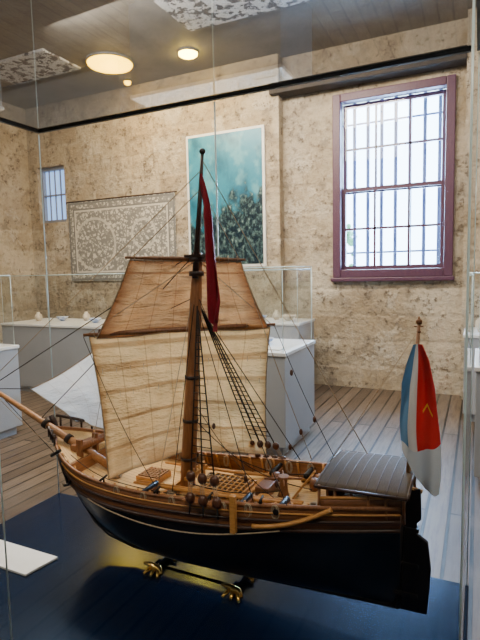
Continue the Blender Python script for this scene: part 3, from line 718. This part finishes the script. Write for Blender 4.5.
for k, (gx, sd) in enumerate(((-.64, -1), (-.41, -1), (-.33, -1), (-.64, 1), (-.41, 1), (-.33, 1))):
    z = dz(gx); y = SY + sd * .085
    b = MB(); b.tube(((gx, y - sd * .030, z + .020), (gx, y - sd * .025, z + .020), (gx, y + sd * .02, z + .021), (gx, y + sd * .034, z + .021), (gx, y + sd * .037, z + .021)), [.003, .007, .005, .0045, .006], 10); b.build('cannon_barrel', 'iron', ship)
    b = MB(); b.box((gx - .009, y - .022, z + .004), (gx - .005, y + .022, z + .018)); b.box((gx + .005, y - .022, z + .004), (gx + .009, y + .022, z + .018)); b.box((gx - .009, y - .022, z + .004), (gx + .009, y + .022, z + .008))
    for yy in (-.015, .015): b.tube(((gx - .013, y + yy, z + .005), (gx + .013, y + yy, z + .005)), .005, 8)
    b.build('gun_carriage', 'wood', ship)
for x, y, r in ((-.60, -.055, .014), (-.56, .05, .012), (-.28, -.05, .012), (-.77, -.04, .013), (-.44, -.065, .012), (-.385, .03, .011), (-.50, .075, .012)):
    b = MB(); z = dz(x)
    for j in range(3): b.tube([(x + r * (1 - .2 * j) * math.cos(a), SY + y + r * (1 - .2 * j) * math.sin(a), z + .003 + .003 * j) for a in [2 * math.pi * q / 14 for q in range(14)]], .0022, 5, True)
    b.build('rope_coil', 'rope', ship)
for sd in (-1, 1):
    for u_ in (.34, .42, .50, .63, .69, .75):
        p = hp(u_, 1, sd, .012 if sd > 0 else -.004); b = MB()
        for j in range(2): b.tube([p + Vector((.006 * math.cos(a) + .003 * j, -.001 * sd * j, -.010 + .013 * math.sin(a))) for a in [2 * math.pi * q / 12 for q in range(12)]], .0014, 4, True)
        b.build('rope_hank', 'rope', ship)
for y0_, y1_, r in ((-.062, -.058, .0045), (-.052, -.050, .0038), (.066, .060, .004)):
    MB().tube(((-.70, SY + y0_, dz(-.70) + .012), (-.50, SY + y0_, dz(-.5) + .013), (-.30, SY + y1_, dz(-.30) + .012)), [r * .7, r, r * .7], 8).build('spare_spar', 'orange', ship)
for x in (-.615, -.43):
    b = MB(); b.box((x - .004, SY - .100, dz(x) + .002), (x + .004, SY + .100, dz(x) + .008)); b.build('deck_beam', 'orange', ship, bevel=.001)
dbox(-.415, -.385, -.025, .02, dz(-.40) - .002, dz(-.40) + .022, 'chest', 'wood', .002); dbox(-.46 + .06, -.37, -.05, -.03, dz(-.39) - .002, dz(-.39) + .014, 'chest', 'orange', .002)
b = MB()
for yy in (-.014, .014): b.tube(((-.335, SY + yy, dz(-.33)), (-.295, SY + yy, dz(-.3) + .052)), .0022, 5)
for k in range(6): f = (k + .5) / 6; b.tube(((-.335 + .04 * f, SY - .014, dz(-.33) + .052 * f), (-.335 + .04 * f, SY + .014, dz(-.33) + .052 * f)), .0018, 5)
b.build('ladder', 'orange', ship)
b = MB()
for yy in (-.03, .03): b.box((-.575, SY + yy - .004, dz(-.57) - .003), (-.567, SY + yy + .004, dz(-.57) + .045))
b.box((-.576, SY - .045, dz(-.57) + .028), (-.566, SY + .045, dz(-.57) + .035))
for k in range(7): b.tube(((-.571, SY - .036 + k * .012, dz(-.57) + .018), (-.571, SY - .036 + k * .012, dz(-.57) + .045)), .0015, 5)
b.build('pin_rail', 'orange', ship)
for x, y in ((-.305, .04), (-.30, .066), (-.40, .058)):
    b = MB(); z = dz(x); b.lathe((x, SY + y, z - .002), [(.001, 0), (.009, 0), (.0115, .012), (.009, .025), (.001, .025)], 12); b.build('barrel', 'wood', ship)
for x_u in (.30, .46, .60, .72):
    p = hp(x_u, 1, -1); b = MB(); b.tube((p, p + Vector((0, 0, .012))), .002, 5); b.tube((p + Vector((-.002, .012, .013)), p + Vector((.002, -.014, .012))), .0026, 6); b.build('swivel_gun', 'iron', ship)
ra, rb_, rw, rz, rc = -.262, -.100, .098, 1.108, .008
MB().grid(lambda u, v: Vector((ra + (rb_ - ra) * u, SY - rw + 2 * rw * v, rz + .004 * u + rc * (1 - (2 * v - 1) ** 2))), 24, 12).build('canopy_roof', 'roof', ship, solid=.004)
b = MB()
for k in range(10):
    x = ra + (rb_ - ra) * (k + .0) / 9; b.tube([(x, SY - rw + 2 * rw * j / 12, rz + .004 * k / 9 + .0018 + rc * (1 - (2 * j / 12 - 1) ** 2)) for j in range(13)], .0010, 5)
b.each('canopy_batten', 'dark', ship)
b = MB()
for sd in (-1, 1): b.tube([(ra, SY + sd * rw, rz), (rb_, SY + sd * rw, rz + .004)], .003, 6)
for x, o in ((ra, 0), (rb_, .004)): b.tube([(x, SY - rw + 2 * rw * j / 12, rz + o + rc * (1 - (2 * j / 12 - 1) ** 2)) for j in range(13)], .003, 6)
b.each('canopy_edge', 'dark', ship)
b = MB()
for sd in (-1, 1):
    for k in range(6):
        x = -.255 + k * .0295; u = (x + .98) / .86; q = hp(min(u, 1), 1, sd, .006)
        b.tube(((x, q.y, q.z - .03), (x, SY + sd * (rw - .004), rz + .003)), .003, 5)
b.each('canopy_post', 'wood', ship)
for sd in (-1, 1):
    b = MB(); b.grid(lambda u, v: Vector(((hp(.845 + .155 * u, .98, sd, .002)).x, (hp(.845 + .155 * u, .98, sd, .002)).y, hp(.845 + .155 * u, .98, sd).z + (.022) * v)), 10, 2); b.build('quarter_panel', 'hullbrown', ship, solid=.003)
    MB().tube([hp(.845 + .155 * k / 8, .98, sd, .002) + Vector((0, 0, .023)) for k in range(9)], .003, 6).build('quarter_rail', 'orange', ship)
dbox(-.245, -.24, -.085, .085, dz(-.24) - .003, 1.104, 'cabin_bulkhead', 'inner')
b = MB(); b.box((-.251, SY - .018, dz(-.24)), (-.245, SY + .018, 1.09)); b.build('cabin_door', 'dark', ship)
dbox(-.22, -.12, -.055, .055, dz(-.17) - .003, dz(-.17) + .03, 'bench', 'orange')
b = MB(); b.box((-.118, SY - .082, 1.075), (-.110, SY + .082, 1.108)); b.build('transom_board', 'hullbrown', ship)
MB().tube(((-.118, SY, 1.08), (-.128, SY, ZK + .016)), .008, 4).build('stern_post', 'hullblack', ship)
rp = [(-.112, 1.092), (-.088, 1.093), (-.086, 1.035), (-.094, 1.026), (-.094, 1.005), (-.074, .992), (-.068, .94), (-.070, .90), (-.074, .850), (-.122, .849)]
rud = MB().prism(rp, 'y', SY - .005, SY + .005).build('rudder', 'hullblack', ship, bevel=.0015)
b = MB()
for z in (.88, .94, 1.01): b.box((-.135, SY - .0085, z), (-.090, SY + .0085, z + .007))
b.each('rudder_hinge', 'iron', rud)
MB().tube(((-.085, SY, 1.088), (-.14, SY - .005, 1.098), (-.2, SY - .01, 1.10)), [.004, .0035, .003], 6).build('tiller', 'orange', ship)
f0, f1 = Vector((-.112, SY, 1.08)), Vector((-.095, SY, 1.405))
MB().tube((f0, f1), [.0048, .0032], 8).build('flagstaff', 'wood', ship)
b = MB(); b.ball(f1, .006); b.ball(f1 + Vector((0, 0, -.018)), .0045, 1, 1, .6); b.tube((f1, f1 + Vector((0, 0, .010))), [.004, .001], 8); b.tube((f1 + Vector((-.008, 0, -.008)), f1 + Vector((.008, 0, -.008))), .0016, 5); b.build('finial', 'wood', ship)
LE = [(0, -.102, 1.366), (.10, -.112, 1.335), (.3, -.122, 1.295), (.6, -.124, 1.225), (1, -.118, 1.165)]
RE = [(0, -.086, 1.368), (.10, -.074, 1.340), (.3, -.063, 1.29), (.6, -.056, 1.21), (.85, -.054, 1.15), (1, -.056, 1.100)]
def pl(t_, v, k):
    for a, c in zip(t_, t_[1:]):
        if v <= c[0] + 1e-9: return a[k] + (c[k] - a[k]) * (v - a[0]) / (c[0] - a[0])
    return t_[-1][k]
def ff(u, v):
    x = pl(LE, v, 1) * (1 - u) + pl(RE, v, 1) * u; e = min(1, u * 1.7) ** .9
    zz = pl(LE, v, 2) * (1 - e) + pl(RE, v, 2) * e
    return Vector((x + .003 * math.sin(v * 6 + u * 3) * v, SY - .024 + .007 * math.sin(u * 11 + v * 2.5) * min(1, v * 3) + .004 * math.sin(u * 5 - v * 6), zz + .004 * math.sin(u * 12) * v))
fl = MB().grid(ff, 44, 48).build('flag', 'flag', ship, label='red, white and blue tricolour flag with small yellow emblem')
stand = empty('ship_stand', (-.56, .94, KZ), 'low dark cradle with gilt claw feet under the hull', 'stand')
for i, x in enumerate((-.675, -.468)):
    MB().prism([(SY - .036, KZ + .001), (SY + .036, KZ + .001), (SY + .034, KZ + .012), (SY + .02, KZ + .0195), (SY - .02, KZ + .0195), (SY - .034, KZ + .012)], 'x', x - .006, x + .006).build('cradle_beam', 'black_blue_sheen', stand, bevel=.002)
    for sd in (-1, 1):
        b = MB(); fy = SY + sd * .030
        b.ball((x, fy, KZ + .012), .009, 1.4, 1, .9); b.tube(((x - .028, fy - .004, KZ + .019), (x - .01, fy, KZ + .016), (x + .012, fy, KZ + .011), (x + .024, fy - .010, KZ + .005)), [.003, .007, .008, .004], 8)
        for t_ in (-.014, 0, .014): b.tube(((x + t_ * .6, fy, KZ + .011), (x + t_ * 1.4 + .004, fy + sd * .024, KZ + .005)), [.0055, .0035], 6)
        b.build('claw_foot', 'brass', stand)
MB().box((-.675, SY - .004, KZ + .001), (-.468, SY + .004, KZ + .004)).build('cradle_rail', 'black_blue_sheen', stand)

# ------------------------------------------------------------------ lights
def area(name, loc, target, sx, sy, power, col):
    l = bpy.data.lights.new(name, 'AREA'); l.shape = 'RECTANGLE'; l.size = sx; l.size_y = sy; l.energy = power; l.color = col
    o = bpy.data.objects.new(name, l); C.objects.link(o); o.location = loc
    o.rotation_euler = (Vector(target) - Vector(loc)).to_track_quat('-Z', 'Y').to_euler(); return o
def spot(name, loc, target, power, col, ang, size=.12):
    l = bpy.data.lights.new(name, 'SPOT'); l.energy = power; l.color = col; l.spot_size = math.radians(ang); l.spot_blend = .6; l.shadow_soft_size = size
    o = bpy.data.objects.new(name, l); C.objects.link(o); o.location = loc
    o.rotation_euler = (Vector(target) - Vector(loc)).to_track_quat('-Z', 'Y').to_euler(); return o
area('daylight', (-1.0, 9.8, 3.2), (-1.0, 0, 2.2), 9, 7, 15000, (.36, .62, 1))
spot('ship_fill_spot', (.5, -.6, 4.1), (-.5, .95, 1.1), 220, (1, .86, .66), 32)  # unseen key spots placed to light the ship
spot('ship_fill_spot', (-2.6, 2.4, 4.1), (-.6, .95, 1.2), 280, (1, .82, .58), 34)
spot('ship_fill_spot', (-2.2, -1.2, 4.1), (-.95, .98, 1.2), 130, (1, .93, .82), 22)  # unseen spot added to brighten the headsail
area('room_fill', (-2.6, 2.4, 4.1), (-2.4, 3.4, 0), 2.5, 1.6, 180, (1, .87, .70))  # unseen area lamps added as overall fill for the room
area('room_fill', (0.8, 2.9, 4.1), (0.3, 4.2, 0), 1.6, 1.6, 90, (1, .88, .74))
area('wall_fill', (-2.7, 4.1, 4.1), (-2.6, 6.3, 1.8), 3.2, .4, 195, (1, .84, .64))  # unseen fill lamp aimed at the back wall
for x, y, e_ in ((-4.37, 5.41, 9), (-3.32, 5.62, 7)):
    l = bpy.data.lights.new('lamp_glow_light', 'POINT'); l.energy = e_; l.color = (1, .62, .16); l.shadow_soft_size = .08
    o = bpy.data.objects.new('lamp_glow_light', l); C.objects.link(o); o.location = (x, y, ZC - .22)
wd = bpy.data.worlds.new('world'); bpy.context.scene.world = wd; wd.use_nodes = True
wd.node_tree.nodes['Background'].inputs[0].default_value = (.55, .76, 1, 1); wd.node_tree.nodes['Background'].inputs[1].default_value = 16

# ------------------------------------------------------------------ camera
cam = bpy.data.cameras.new('camera'); co = bpy.data.objects.new('camera', cam); C.objects.link(co); bpy.context.scene.camera = co
cam.sensor_fit = 'HORIZONTAL'; cam.sensor_width = 36; cam.lens = 500 / 480 * 36; cam.clip_start = .01
yaw, p, r = math.radians(25.5), math.radians(5.4), math.radians(1.2)
fh = Vector((-math.sin(yaw), math.cos(yaw), 0)); R = Vector((math.cos(yaw), math.sin(yaw), 0)); Z = Vector((0, 0, 1))
F = fh * math.cos(p) - Z * math.sin(p); U = Z * math.cos(p) + fh * math.sin(p)
Rr = R * math.cos(r) - U * math.sin(r); Ur = R * math.sin(r) + U * math.cos(r)
mm = Matrix((Rr, Ur, -F)).transposed().to_4x4(); mm.translation = Vector((0, 0, 1.5)); co.matrix_world = mm
